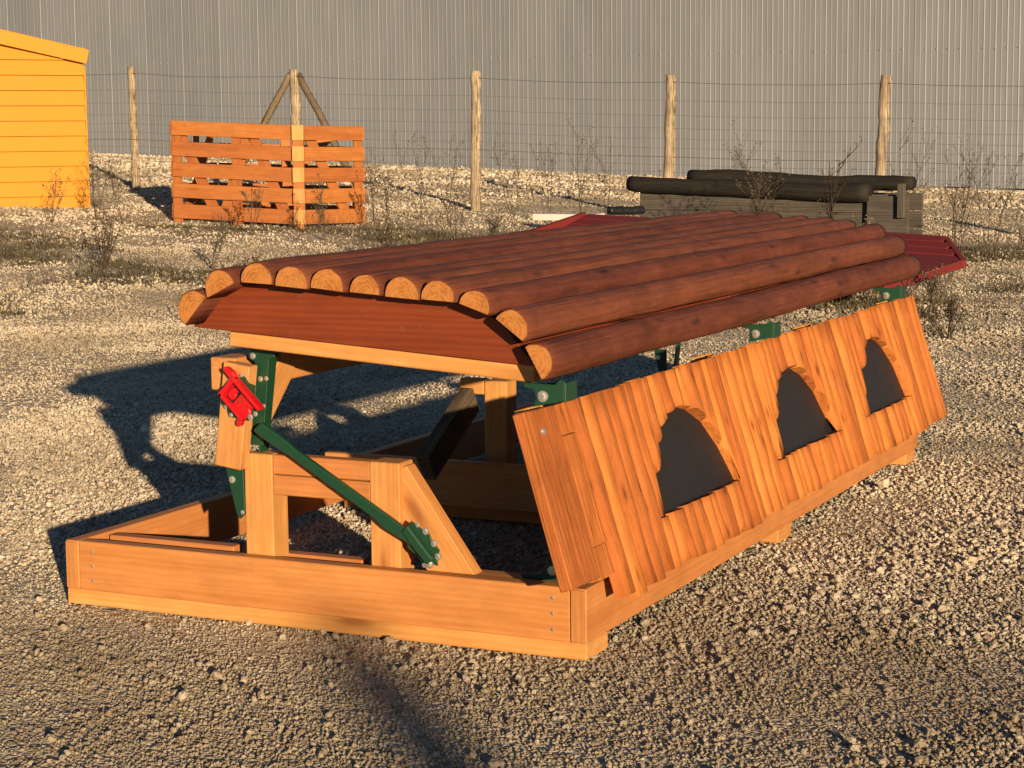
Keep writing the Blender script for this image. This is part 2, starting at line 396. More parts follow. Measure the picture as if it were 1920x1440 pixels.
# ================================================================== WAREHOUSE WALL
def build_warehouse():
    X0, D0, dx, dd = -10.31, 44.18, .8594, -.5113
    P = lambda k: V((X0+dx*k, D0+dd*k))
    zb = lambda k: 1.02 - .0281*k
    t3 = (RH*dx + FH*dd).normalized(); n3 = V((t3.y, -t3.x, 0))        # outward normal, to the camera
    if n3.dot(-FH) < 0: n3 = -n3
    o0 = yard(*P(10), z=0)
    root = empty('warehouse', yard(*P(10)), 'long grey warehouse clad in vertical ribbed metal sheets behind the wire fence', 'building')
    H = 8.5
    # one profiled sheet, 1 m of cover with a lap at its left edge
    prof = [(0, .0), (.004, .008), (.016, .008), (.022, 0)]
    for i in range(1, 10):
        x = i*.1
        hh, ww = (.0046, .009) if i % 2 == 0 else (.0032, .008)
        prof += [(x-ww-.006, 0), (x-ww*.6, hh), (x+ww*.6, hh), (x+ww+.006, 0)]
    prof += [(.998, 0)]
    me = bpy.data.meshes.new('cladding_sheet'); vs = []
    for x, h in prof: vs += [(x, -h, 0), (x, -h, H)]
    me.from_pydata(vs, [], [(2*i, 2*i+2, 2*i+3, 2*i+1) for i in range(len(prof)-1)]); me.materials.append(M['clad'])
    bm = bmesh.new(); bm.from_mesh(me); bmesh.ops.recalc_face_normals(bm, faces=bm.faces); bm.to_mesh(me); bm.free()
    scr = bpy.data.meshes.new('screw'); b2 = bmesh.new(); bmesh.ops.create_cone(b2, cap_ends=True, segments=6, radius1=.012, radius2=.008, depth=.01)
    bmesh.ops.rotate(b2, matrix=Matrix.Rotation(R(90), 3, 'X'), verts=b2.verts); b2.to_mesh(scr); b2.free(); scr.materials.append(M['steel'])
    for k in range(-4, 27):
        p = yard(*P(k), z=zb(k))
        o = put(bpy.data.objects.new('cladding_sheet', me), frame(t3, -n3, V((0, 0, 1)), p), root)
        zs = 2.9 - .0128*(k-10)
        for q in (.2, .4, .6, .8):
            put(bpy.data.objects.new('screw', scr), frame(t3, -n3, V((0, 0, 1)), V((p.x, p.y, zs)) + t3*q + n3*.022), o)
    for k in range(-4, 27, 3):
        A = yard(*P(k), z=zb(k)-.25) + n3*.012; B = yard(*P(min(k+3, 27)), z=zb(min(k+3, 27))-.25) + n3*.012
        board('plinth_block', A, B-(B-A).normalized()*.01, .5, .10, V((0, 0, 1)), M['plinth'], root, .01)
    # the rest of the shell behind the front
    A = yard(*P(-4), z=4) - n3*6.1; B = yard(*P(27), z=4) - n3*6.1
    board('building_shell', A, B, 9.6, 12, V((0, 0, 1)), M['clad'], root, 0)
build_warehouse()

# ================================================================== WIRE FENCE
def build_fence():
    X0, D0, dx, dd = -4.97, 26.41, 2.270, -1.047
    tops = {-1: 2.38, 0: 2.33, 1: 2.24, 2: 2.165, 3: 2.065, 4: 2.0, 5: 1.94}
    root = empty('wire_fence', yard(X0+2*dx, D0+2*dd), 'wire mesh fence on rough debarked timber posts along the back of the yard', 'fence')
    rnd = random.Random(4)
    top = {}
    for k in range(-1, 6):
        base = yard(X0+dx*k, D0+dd*k, up=-.1); h = tops[k]-base.z; r = .066 if k != 0 else .055
        bm = bmesh.new(); n = 22; lean = V((rnd.uniform(-.03, .03), rnd.uniform(-.03, .03), 0))
        if k == 4: lean = RH*.08
        if k == 3: lean = RH*.05
        pts = [V((0, 0, h*i/n)) + lean*(i/n) + V((noise.noise(V((i*.35, k*9.1, 0)))*.018, noise.noise(V((i*.35, k*9.1, 7)))*.018, 0)) for i in range(n+1)]
        tube_bm(bm, pts, [r*(1.05-.12*i/n)*(1+.2*noise.noise(V((i*.9, k*3.3, 2)))) for i in range(n+1)], 10)
        # local X must run along the grain
        Mx = frame(V((0, 0, 1)), V((1, 0, 0)), V((0, 1, 0)), base)
        for v in bm.verts: v.co = V((v.co.z, v.co.x, v.co.y))
        o = mesh_obj('fence_post', bm, M['post'], Mx, root, True)
        top[k] = base + V((0, 0, h)) + lean
    # struts of the strainer post
    T = top[1]
    for du, nm in ((-1.12, 'strut'), (1.0, 'strut')):
        bm = bmesh.new(); A = yard(X0+dx*1+du*.91, D0+dd*1-du*.42, up=-.05); B = T + V((0, 0, -.06)) + RH*(.05 if du > 0 else -.05)
        d = B-A; n = 10
        tube_bm(bm, [V((d.length*i/n, noise.noise(V((i*.5, du*7, 1)))*.015, 0)) for i in range(n+1)], [.05*(1-.1*i/n) for i in range(n+1)], 8)
        X = d.normalized(); Y = X.orthogonal().normalized()
        mesh_obj(nm, bm, M['brace'], frame(X, Y, X.cross(Y), A), root, True)
    # wires: one strand on top, knotted mesh below
    hs = [-.085, -.30, -.47, -.62, -.74, -.85, -.95, -1.04, -1.13, -1.22, -1.32, -1.43]
    for i, h in enumerate(hs):
        bm = bmesh.new()
        for k in range(-1, 5):
            A, B = top[k]+V((0, 0, h))-FH*.05, top[k+1]+V((0, 0, h))-FH*.05
            sag = .03 if i == 0 else .012
            tube_bm(bm, [A.lerp(B, j/8) + V((0, 0, -sag*4*(j/8)*(1-j/8) + noise.noise(V((k*3+j*.6, i*2.2, 0)))*.008)) for j in range(9)], [0.0030 if i in (0, 6) else .0015]*9, 3, False)
        mesh_obj('wire', bm, M['wire'], None, root)
    bm = bmesh.new()
    for k in range(-1, 5):
        for j in range(0, 16):
            A = top[k].lerp(top[k+1], j/16) - FH*.05
            tube_bm(bm, [A+V((rnd.uniform(-.01, .01), 0, hs[1])), A+V((rnd.uniform(-.01, .01), 0, hs[-1]))], [.0009, .0009], 3, False)
    tag(mesh_obj('upright_wires', bm, M['wire'], None, root), kind='stuff')
build_fence()

# ================================================================== YELLOW SHED
def build_shed():
    c = yard(-4.90, 23.0); a = R(28)
    t = (-RH*math.cos(a) - FH*math.sin(a)).normalized()                # along the front, to the left and nearer
    n = V((-t.y, t.x, 0)); n = n if n.dot(-FH) > 0 else -n             # front normal
    root = empty('yellow_shed', c, 'yellow painted wooden shed with lapped horizontal boards and sloping roof edge', 'shed')
    z0 = c.z-.03; Wd = 3.2; Dp = 2.4
    eave = lambda s: 2.24 + .215*s                                    # roof underside above the front, s metres from the corner
    hb = .172; rows = 13
    for i in range(rows):
        lo = z0 + hb*i; hi = lo + hb + .012
        # clip the right end of the upper boards to the roof slope
        s0 = max(0.0, (lo + hb*.5 - eave(0))/.215)
        if s0 > Wd-.2: break
        A = c + t*s0 + V((0, 0, lo-c.z + hb/2)); B = c + t*Wd + V((0, 0, lo-c.z + hb/2))
        X = (B-A).normalized(); Z = n; Y = Z.cross(X)
        bm = bmesh.new(); L = (B-A).length/2; h2 = hb/2+.006
        f = [(-L, -h2, .048), (L, -h2, .048), (L, h2, .004), (-L, h2, .004), (-L, -h2, 0), (L, -h2, 0), (L, h2, 0), (-L, h2, 0)]
        if s0 > 0:
            ex = min(s0, .5*hb/.215); f[0] = (-L-ex, -h2, .048); f[4] = (-L-ex, -h2, 0)
        # make +Y up whatever the handedness
        sgn = 1 if Y.z > 0 else -1
        vs = [bm.verts.new((x, y*sgn, z)) for x, y, z in f]
        for q in ((0, 1, 2, 3), (7, 6, 5, 4), (0, 4, 5, 1), (1, 5, 6, 2), (2, 6, 7, 3), (3, 7, 4, 0)): bm.faces.new([vs[j] for j in q])
        bmesh.ops.recalc_face_normals(bm, faces=bm.faces)
        mesh_obj('cladding_board', bm, M['yellow'], frame(X, Y, Z, (A+B)/2), root)
    # corner trim, side wall, back walls
    board('corner_trim', c+n*.0-t*.012+V((0, 0, 0)), c-t*.012+V((0, 0, 2.22-c.z)), .07, .02, n, M['yellow'], root)
    C2 = c + t*Wd
    cent = (c+C2)/2 - n*(Dp/2+.012); cent.z = (z0+2.2)/2
    board('side_walls', cent - t*(Wd/2-.02), cent + t*(Wd/2-.02), 2.2-z0, Dp, V((0, 0, 1)), M['yellow'], root)
    # roof: a thick pitched slab with a fascia board at the front
    A = c - t*.03 + n*.10; A.z = eave(-.03)+.085; B = c + t*Wd + n*.10; B.z = eave(Wd)+.085
    X = (B-A).normalized()
    board('fascia_board', A, B, .16, .03, V((0, 0, 1)), M['yellow'], root)
    A2 = A - n*(Dp/2+.1) + V((0, 0, .06)); B2 = B - n*(Dp/2+.1) + V((0, 0, .06))
    board('roof_slab', A2, B2, Dp+.2-.05, .06, n, M['yellow'], root)
build_shed()

# ================================================================== SLATTED CRATE
def build_crate():
    A = yard(-3.64, 21.35); B = yard(-2.23, 21.0); C = yard(-1.585, 21.6)
    Dd = yard(-1.75, 22.5); E = yard(-3.3, 22.4)
    zb = .40
    root = empty('slatted_crate', yard(-2.5, 21.6), 'orange slatted timber pen standing before the braced fence post', 'crate')
    loop = [A, B, C, Dd, E]
    ztop = {0: 1.57, 1: 1.50, 2: 1.49, 3: 1.49, 4: 1.55}
    for i in range(5):
        P, Q = loop[i].copy(), loop[(i+1) % 5].copy(); zp, zq = ztop[i], ztop[(i+1) % 5]
        P.z = Q.z = 0; d = (Q-P).normalized(); nn = V((d.y, -d.x, 0))
        Lh = 1.06
        for r in range(5):
            dz = .075 + r*.222
            board('slat', P+d*.02+V((0, 0, zp-dz)), Q-d*.02+V((0, 0, zq-dz)), .152, .024, V((0, 0, 1)), M['crate'], root)
        # diagonal boards behind the slats and mid uprights
        for (s0, s1) in ((.04, .34), (.62, .40), (.60, .88)) if i == 0 else ((.15, .8),):
            a = P.lerp(Q, s0); b = P.lerp(Q, s1)
            board('diagonal_board', a-nn*.05+V((0, 0, zp-.05)), b-nn*.05+V((0, 0, zp-Lh+.05)), .12, .024, d, M['crate'], root)
        for s in ((.04, .51) if i == 0 else (.93,) if i == 1 else (.5,)):
            a = P.lerp(Q, s); board('upright', a-nn*.03+V((0, 0, zp-1.12)), a-nn*.03+V((0, 0, zp-.03)), .11, .024, d, M['crate'], root)
    # pale corner block stack at the near corner
    for r in range(5):
        z1 = 1.505 - r*.222
        o = board('corner_block', V((B.x, B.y, z1-.155))-FH*.02, V((B.x, B.y, z1))-FH*.02, .125, .07, RH, M['pale'], root)
    board('corner_post', V((B.x, B.y, .36)), V((B.x, B.y, 1.48)), .115, .08, RH, M['crate'], root)
build_crate()

# ================================================================== BLACK LOGS ON A GREY BOARD BOX
def rough_log(name, A, B, r0, r1, mat, seed, label=None, cat=None, group=None):
    A, B = V(A), V(B); d = B-A; n = 26; bm = bmesh.new()
    X = d.normalized(); Y = (V((0, 0, 1)) if abs(X.z) < .9 else V((0, 1, 0))).cross(X).normalized(); Z = X.cross(Y)
    rings = []; seg = 14
    for i in range(n+1):
        t = i/n; r = r0+(r1-r0)*t
        ring = []
        for k in range(seg):
            a = 2*math.pi*k/seg
            rr = r*(1 + .16*noise.noise(V((t*7+seed, math.cos(a)*.7, math.sin(a)*.7))) + .10*noise.noise(V((t*22+seed, math.cos(a)*2, math.sin(a)*2))))
            if i in (0, n): rr *= .93
            ring.append(bm.verts.new((d.length*t - d.length/2, math.cos(a)*rr, math.sin(a)*rr + noise.noise(V((t*2.5, seed*3, 0)))*r*.35)))
        rings.append(ring)
    for i in range(n):
        for k in range(seg): bm.faces.new((rings[i][k], rings[i+1][k], rings[i+1][(k+1) % seg], rings[i][(k+1) % seg]))
    bm.faces.new(rings[0]); bm.faces.new(rings[-1][::-1]); bmesh.ops.recalc_face_normals(bm, faces=bm.faces)
    o = mesh_obj(name, bm, mat, frame(X, Y, Z, (A+B)/2), None, True)
    if label: tag(o, label, cat, group)
    return o
def build_planter():
    A, B = yard(1.25, 19.0, z=.0), yard(3.40, 17.5, z=.0)
    d = (B-A).normalized(); n = V((d.y, -d.x, 0)); n = n if n.dot(-FH) > 0 else -n
    root = empty('board_box', A.lerp(B, .5)+V((0, 0, .25)), 'low box of weathered grey boards under the black logs', 'box')
    for r in range(3):
        z = .74 - r*.165
        board('board', A+V((0, 0, z))-d*.0, B+V((0, 0, z))+d*0, .1635, .03, V((0, 0, 1)), M['grey'], root)
        board('board', A-n*.6+V((0, 0, z)), B-n*.6+V((0, 0, z)), .155, .03, V((0, 0, 1)), M['grey'], root)
        board('board', A-n*.03+V((0, 0, z)), A-n*.57+V((0, 0, z)), .155, .03, V((0, 0, 1)), M['grey'], root)
    Bq = B + d*.03
    board('end_sheet', Bq+n*.06+V((0, 0, .55)) - d*.27, Bq+n*.06+V((0, 0, .55)) + d*.12, .52, .03, V((0, 0, 1)), M['grey'], root)
    board('stub', Bq+n*.10+V((0, 0, .62)) + d*.07, Bq+n*.10+V((0, 0, .92)) + d*.07, .06, .05, d, M['grey'], root)
    rough_log('black_log', A-d*.10+n*.04+V((0, 0, .905)), B-d*.22+n*.05+V((0, 0, .825)), .072, .082, M['black'], 2.0, 'charred black log lying nearest along the front of the grey box', 'log', 'black logs')
    rough_log('black_log', A+d*.40-n*.25+V((0, 0, .965)), B+d*.10-n*.15+V((0, 0, .905)), .074, .066, M['black'], 6.0, 'charred black log behind, its end beyond the grey end sheet', 'log', 'black logs')
build_planter()

# ================================================================== RED ROOF PANEL, WHITE BOARD
def build_red():
    root = empty('red_panel', yard(2.0, 16), 'red painted plank panel lying tilted on the ground behind the log roof', 'panel')
    ax = lambda al, ac, z: yard(3.38 + .816*al - .579*ac, 15.5 - .579*al - .816*ac, z=z)
    zf = lambda al, ac: float(np.interp(ac, [0, .52, 1.75], [.545, .41, .29])) - .038*al
    er = lambda ac: float(np.interp(ac, [0, .52, 1.75], [.0, .39, .26]))
    for i in range(12):
        ac = .073 + .146*i; al = er(ac)
        up = ax(0, ac-.07, zf(0, ac-.07)) - ax(0, ac+.07, zf(0, ac+.07))
        board('plank', ax(-3.3, ac, zf(-3.3, ac)), ax(al, ac, zf(al, ac)), .14, .03, up, M['redpaint'], root)
    for a, b in ((.0, .56), (.60, 1.72)):
        board('end_rail', ax(er(a)+.03, a, zf(0, a)-.02), ax(er(b)+.03, b, zf(0, b)-.03), .06, .04, V((0, 0, 1)), M['redpaint'], root)
    board('end_rail', ax(-3.33, .02, zf(-3.3, 0)-.02), ax(-3.33, 1.72, zf(-3.3, 1.7)-.02), .09, .05, V((0, 0, 1)), M['redpaint'], root)
    for al in (-2.9, -1.7, -.6):
        board('foot', ax(al, .35, zf(al, .35)-.03), ax(al, .35, zf(al, .35)-.36), .08, .08, V((1, 0, 0)), M['redpaint'], root)
    o = board('white_board', yard(.28, 18.5, z=.62), yard(.80, 18.2, z=.62), .3, .06, FH, M['white'], None)
    tag(o, 'pale white board lying flat left of the grey box', 'board')
    o = rough_log('black_pipe', yard(.92, 18.5, z=.67), yard(1.25, 18.7, z=.66), .04, .04, M['dark'], 3.3, 'short black bundle between the white board and grey box', 'bundle')
build_red()

# ================================================================== SANDBOX WITH FOLDING LOG ROOF
SB = empty('folding_sandbox', (-.83, 1.75, 0), 'orange timber sandbox with folded brown log roof and tilted window panel', 'sandbox')
W, L = 1.666, 3.52
def build_base():
    T = .045; zc = .045+.0725
    sk = []
    for y, wd in ((0.0, .145), (1.62, .145), (3.33, .145)):
        sk.append(board('skid', (-W, y+wd/2, .0225), (0, y+wd/2, .0225), .045, wd, (0, 0, 1), M['pale'], SB))
        sk[-1].location.z += 0
    fb = board('front_beam', (-W+T+.001, T/2, zc), (-T-.001, T/2, zc), .145, T, (0, 0, 1), M['base'], SB)
    for x in (-W+T/2, -T/2):
        o = board('side_beam', (x, -.0005, zc), (x, L, zc), .145, T, (0, 0, 1), M['base'], SB)
        board('end_grain', (x, -.0030, zc-.068), (x, -.0030, zc+.068), T-.008, .004, (1, 0, 0), M['end'], o, 0)
    board('back_beam', (-W+T+.001, L-T/2, zc), (-T-.001, L-T/2, zc), .145, T, (0, 0, 1), M['base'], SB)
    for x in (-W+.095, -.095):
        for z in (.075, .118, .160):
            bolt((x, -.0005, z), (0, -1, 0), .0032, fb, M['steel'], 'screw')
    # inner ledges
    board('inner_rail', (-1.60, .145, .155), (-1.16, .145, .155), .062, .045, (0, 0, 1), M['base'], SB)
    board('inner_rail', (-1.00, .145, .150), (-.735, .145, .150), .062, .045, (0, 0, 1), M['base'], SB)
    board('corner_seat', (-.40, .105, .168), (-.055, .105, .168), .075, .03, (0, 1, 0), M['pale'], SB)
    for y in (1.55, 3.33):
        board('inner_rail', (-1.60, y, .14), (-.06, y, .14), .08, .045, (0, 0, 1), M['base'], SB)
    # bench frames: front one, middle one
    y, xa, xb = .047, -1.022, -.617
    for x in (xa, xb):
        board('leg', (x, y+.041, .02), (x, y+.041, .477), .092, .082, (1, 0, 0), M['pale'], SB)
    board('bench_rail', (xa+.0465, y+.026, .449), (xb-.0465, y+.026, .449), .054, .045, (0, 0, 1), M['base'], SB)
    board('bench_rail', (xa+.0465, y+.026, .391), (xb-.0465, y+.026, .391), .056, .045, (0, 0, 1), M['base'], SB)
    board('leg', (-1.04, 1.66, .02), (-1.04, 1.66, .50), .088, .082, (1, 0, 0), M['pale'], SB)
    board('bench_rail', (-1.18, 1.64, .478), (-1.086, 1.64, .478), .055, .045, (0, 0, 1), M['pale'], SB)
    # diagonal brace of the front bench
    board('brace', (-.610, .094, .435), (-.395, .094, .135), .118, .052, (1, 0, 1), M['pale'], SB)
    # seat planks in the shade
    board('seat_plank', (-1.615, 1.42, .165), (-.06, 1.42, .165), .16, .035, (0, 0, 1), M['base'], SB)
    board('leg', (-.62, 1.395, .05), (-.62, 1.395, .24), .12, .03, (1, 0, 0), M['base'], SB)
build_base()

# log ends in the front plane of the roof: chord of each half-log (x, z)
CH = [((-1.115, .854), (-1.047, .931)), ((-1.040, .928), (-.947, .973)), ((-.938, .973), (-.838, .969)), ((-.827, .967), (-.725, .960)),
      ((-.719, .964), (-.616, .955)), ((-.603, .955), (-.510, .949)), ((-.500, .946), (-.399, .940)), ((-.390, .942), (-.294, .937)),
      ((-.283, .935), (-.198, .907)), ((-.182, .900), (-.104, .843)), ((-.101, .832), (-.054, .748))]
def half_log(parent, c0, c1, y0, y1, seed):
    A, B = V((c0[0], 0, c0[1])), V((c1[0], 0, c1[1])); mid = (A+B)/2; e = (B-A).normalized(); up = V((0, 1, 0)).cross(e)
    up = up if up.dot(mid - V((-.6, 0, .6))) > 0 else -up
    h = (B-A).length/2*1.03; Hh = h*1.16; dd = (Hh*Hh-h*h)/(2*Hh); r = math.hypot(h, dd)
    th0 = math.atan2(-dd, h)
    seg, n = 16, 70; bm = bmesh.new(); rings = []; Ln = y1-y0; rnd = random.Random(seed)
    taper = rnd.uniform(-.10, .08)
    for i in range(n+1):
        t = i/n; k = 1 + taper*(t-.3) + .03*noise.noise(V((t*4, seed*5.1, 0)))
        wob = noise.noise(V((t*2.2, seed*2.7, 4)))*.009; ring = []
        for j in range(seg+1):
            a = th0 + (math.pi-2*th0)*j/seg
            rr = r*k*(1 + .05*noise.noise(V((t*14, seed*9+math.cos(a)*1.3, math.sin(a)*1.3))) + .13*max(0, noise.noise(V((t*24, seed*4+math.cos(a)*2.2, math.sin(a)*2.2)))-.28))
            if i in (0, n): rr *= .965
            ring.append(bm.verts.new((Ln*t-Ln/2 + (.004 if i == 0 else 0), math.cos(a)*rr + wob*(0 if i == 0 else 1), dd + math.sin(a)*rr)))
        rings.append(ring)
    for i in range(n):
        for j in range(seg): bm.faces.new((rings[i][j], rings[i+1][j], rings[i+1][j+1], rings[i][j+1]))
        bm.faces.new((rings[i][seg], rings[i+1][seg], rings[i+1][0], rings[i][0]))
    for ring, s in ((rings[0], -.004), (rings[-1], 0)):
        inner = [bm.verts.new((v.co.x+s, v.co.y*.93, dd+(v.co.z-dd)*.93 if v.co.z > .004 else v.co.z+.002)) for v in ring]
        m = len(ring)
        for j in range(m): bm.faces.new((ring[j], ring[(j+1) % m], inner[(j+1) % m], inner[j])).material_index = 0
        f = bm.faces.new(inner); f.material_index = 1
    bmesh.ops.recalc_face_normals(bm, faces=bm.faces)
    for f in bm.faces: f.smooth = f.material_index == 0 and len(f.verts) == 4
    o = mesh_obj('roof_log', bm, [M['log'], M['logend']], frame(V((0, 1, 0)), up.cross(V((0, 1, 0))), up, mid + V((0, (y0+y1)/2, 0))), parent)
    return o
def build_roof():
    # fascia board: arched at both ends, hung below the logs
    fp = [(-1.155, .838), (-1.100, .905), (-1.040, .941), (-.985, .962), (-.84, .962), (-.62, .949), (-.40, .934), (-.318, .925), (-.258, .905), (-.20, .862), (-.155, .808), (-.118, .752), (-.128, .768)]
    fp = [(-1.155, .840), (-1.098, .900), (-1.036, .940), (-.975, .963), (-.84, .962), (-.62, .949), (-.40, .934), (-.308, .926), (-.245, .905), (-.19, .862), (-.147, .812), (-.112, .772)]
    roof = prism('log_roof', fp, .03, FRONT(-.028), M['fascia'], SB, .002)
    roof['label'] = 'curved roof of brown half logs with red-brown end board'
    prism('end_board', fp, .03, FRONT(3.56), M['fascia'], roof, .002)
    for i, (a, b) in enumerate(CH):
        rnd = random.Random(i)
        half_log(roof, a, b, -.15 + (rnd.uniform(-.006, .006) if i else 0), 3.66 + rnd.uniform(-.05, .04), i+1)
    # tray beams under the roof, sloping as the roof does
    for y in (-.012, 1.72, 3.53):
        board('roof_beam', (-1.046, y, .812), (-.124, y, .750), .045, .06, (0, 0, 1), M['pale'], roof)
    for y in (1.72,):
        board('roof_beam', (-1.10, y, .868), (-.20, y, .80), .06, .06, (0, 0, 1), M['fascia'], roof)
    for (x, z) in ((-.95, .850), (-.26, .802)):
        board('roof_rail', (x, .0, z), (x, 3.5, z), .05, .045, (0, 0, 1), M['fascia'], roof)
build_roof()

# ---- left folding arm with its latch, strut and brackets
def build_arm():
    board('arm_rail', (-1.120, .032, .700), (-1.120, 3.42, .700), .092, .082, (0, 0, 1), M['pale'], SB)
    lb = board('latch_board', (-1.0935, .0225, .440), (-1.0535, .0225, .734), .086, .045, (1, 0, 0), M['pale'], SB)
    board('knee_brace', (-1.062, .095, .560), (-1.085, .300, .715), .085, .045, (0, 1, -.6), M['pale'], SB)
    board('knee_brace', (-1.10, 1.20, .25), (-1.10, 1.54, .445), .10, .05, (0, 1, -.6), M['brace'], SB)  # shade under the roof put into the colour: darker wood than the front brace
    for y0 in (.058, 3.40):
        g = prism('hinge_bar', [(-1.135, .435), (-1.075, .430), (-1.072, .30), (-1.090, .285), (-1.10, .30), (-1.118, .37)], .006, FRONT(y0), M['green'], SB, .001)
        bolt((-1.112, y0-.006, .397), (0, -1, 0), .0065, g, M['steel'])
        bolt((-1.080, y0-.006, .305), (0, -1, 0), .004, g, M['steel'])
        u = prism('hinge_bar', [(-1.058, .50), (-1.010, .50), (-.983, .745), (-.965, .752), (-.967, .765), (-1.045, .775), (-1.05, .745), (-1.028, .735)], .006, FRONT(y0+.005), M['green'], SB, .001)
        for (x, z, r) in ((-1.035, .752, .0055), (-1.012, .688, .005), (-.992, .690, .004), (-1.003, .612, .004)):
            bolt((x, y0-.001, z), (0, -1, 0), r, u, M['steel'])
        board('flange', (-1.052, y0+.03, .30), (-.992, y0+.03, .755), .05, .006, (0, 1, 0), M['green'], u)
        board('hinge_pad', (-1.03, y0+.05, .785), (-.93, y0+.05, .779), .07, .012, (0, 1, 0), M['green'], u)
    # diagonal strut
    a = V((-.985, 0, .560)); b = V((-.475, 0, .258))
    d = (b-a).normalized(); up = V((-d.z, 0, d.x)); up = up if up.z > 0 else -up
    o = V((a.x, .012, a.z)); Mst = frame(d, up, d.cross(up), o)
    Ls = (b-a).length
    st = prism('strut', [(-.01, -.016), (.03, -.018), (.09, -.016), (.12, -.0125), (Ls-.17, -.0125), (Ls-.12, -.018), (Ls-.03, -.010), (Ls-.03, .018), (Ls-.13, .018), (.13, .014), (.09, .018), (.0, .018)], -.018 if (d.cross(up)).y > 0 else .018, Mst, M['green'], SB, .003)
    # lower bracket plate, scalloped round its bolts
    c = V((-.487, .0, .268)); e = V((.66, 0, -.75)).normalized(); q = V((.75, 0, .66))
    lobes = [(-.058, .022), (-.033, .045), (.012, .036), (.062, .036), (.068, -.012), (.030, -.036), (-.040, -.030)]
    out = []
    for i in range(28):
        t = 2*math.pi*i/28; r = .058 + .008*math.cos(7*t); out.append((math.cos(t)*r*1.12, math.sin(t)*r*.62))
    Mp = frame(e, q, e.cross(q), V((c.x, .017, c.z))); s = -1 if e.cross(q).y > 0 else 1
    pl = prism('bracket_plate', out, .006*s, Mp, M['green'], SB, .001)
    prism('bracket_ridge', [(-.06, -.014), (.055, -.014), (.055, .012), (-.06, .012)], .030*s, Mp, M['green'], pl, .004)
    for (x, y, r) in ((-.045, .028, .004), (-.018, .036, .006), (.022, .034, .006), (.056, .020, .006), (.055, -.016, .0075), (.048, -.03, .004)):
        P = V((c.x, .009, c.z)) + e*x + q*y; bolt(P, (0, -1, 0), r, pl, M['steel'])
    # latch: back plate, red body with a slot, button, word
    e = V((.716, 0, -.698)).normalized(); q = V((.698, 0, .716)).normalized(); c = V((-1.034, 0, .640)); nn = V((0, -1, 0))
    if e.cross(q).y > 0: sg = -1
    else: sg = 1
    ml = lambda y: frame(e, q, e.cross(q), V((c.x, y, c.z)))
    bp = []
    for i in range(36):
        t = 2*math.pi*i/36; r = .062 + .006*math.cos(9*t); bp.append((math.cos(t)*r*1.0-.004, math.sin(t)*r*.95-.006))
    back = prism('latch_plate', bp, .006*sg, ml(-.001), M['green'], SB, .001)
    latch = prism('latch', [(-.052, -.034), (.046, -.034), (.052, -.026), (.052, -.004), (.042, .002), (.046, .012), (.060, .015), (.064, .024), (.058, .036), (-.052, .036)], .012*sg, ml(-.007), M['red'], SB, .002)
    latch['label'] = 'red latch plate with a push button'
    for rect, h in (([(-.052, -.036), (.050, -.036), (.050, -.026), (-.052, -.026)], .026), ([(-.052, .028), (.070, .028), (.070, .038), (-.052, .038)], .030), ([(-.054, -.036), (-.040, -.036), (-.040, .038), (-.054, .038)], .026)):
        prism('rim', rect, h*sg, ml(-.0075), M['red'], latch, .002)
    prism('tab', [(-.050, .024), (-.046, .042), (-.062, .046), (-.088, .040), (-.094, .030), (-.084, .026)], .022*sg, ml(-.010), M['red'], latch, .003)
    prism('slot', [(-.036, -.024), (-.005, -.024), (-.005, .026), (-.036, .026)], .0015*sg, ml(-.0188), M['dark'], latch, 0)
    prism('button', [(-.034, -.014), (-.028, -.018), (-.012, -.018), (-.008, -.012), (-.008, .004), (-.013, .006), (-.013, .016), (-.03, .016), (-.034, .012)], .010*sg, ml(-.0195), M['red'], latch, .003)
    prism('lug', [(.036, -.040), (.052, -.040), (.056, -.052), (.048, -.060), (.036, -.054)], .02*sg, ml(-.005), M['red'], latch, .003)
    cu_ = bpy.data.curves.new('word', 'FONT'); cu_.body = 'PUSH'; cu_.size = .0165; cu_.extrude = .0012; cu_.align_x = 'CENTER'; cu_.align_y = 'CENTER'
    to = bpy.data.objects.new('tmp_text', cu_); COL.objects.link(to); bpy.context.view_layer.update()
    tm = bpy.data.meshes.new_from_object(to.evaluated_get(bpy.context.evaluated_depsgraph_get())); bpy.data.objects.remove(to); bpy.data.curves.remove(cu_)
    tm.name = 'lettering'; tm.materials.clear(); tm.materials.append(M['fascia'])
    put(bpy.data.objects.new('lettering', tm), frame(-q, e*1.0, (-q).cross(e), V((c.x, -.0195, c.z)) + e*.006 + q*.002) if (-q).cross(e).y < 0 else frame(q, -e, q.cross(-e), V((c.x, -.0195, c.z)) + e*.006 + q*.002), latch)
    for (x, y, r) in ((-.058, .006, .006), (-.045, .048, .004), (-.02, -.056, .004), (.008, -.060, .004), (.034, -.05, .0035), (.060, -.010, .0055)):
        P = V((c.x, -.007 if abs(x) < .06 else -.02, c.z)) + e*x + q*y; bolt(P, (0, -1, 0), r, back, M['steel'])
    bolt(V((c.x, -.012, c.z)) + e*(.062) + q*.004, (0, -1, 0), .0045, back, M['steel'])
build_arm()

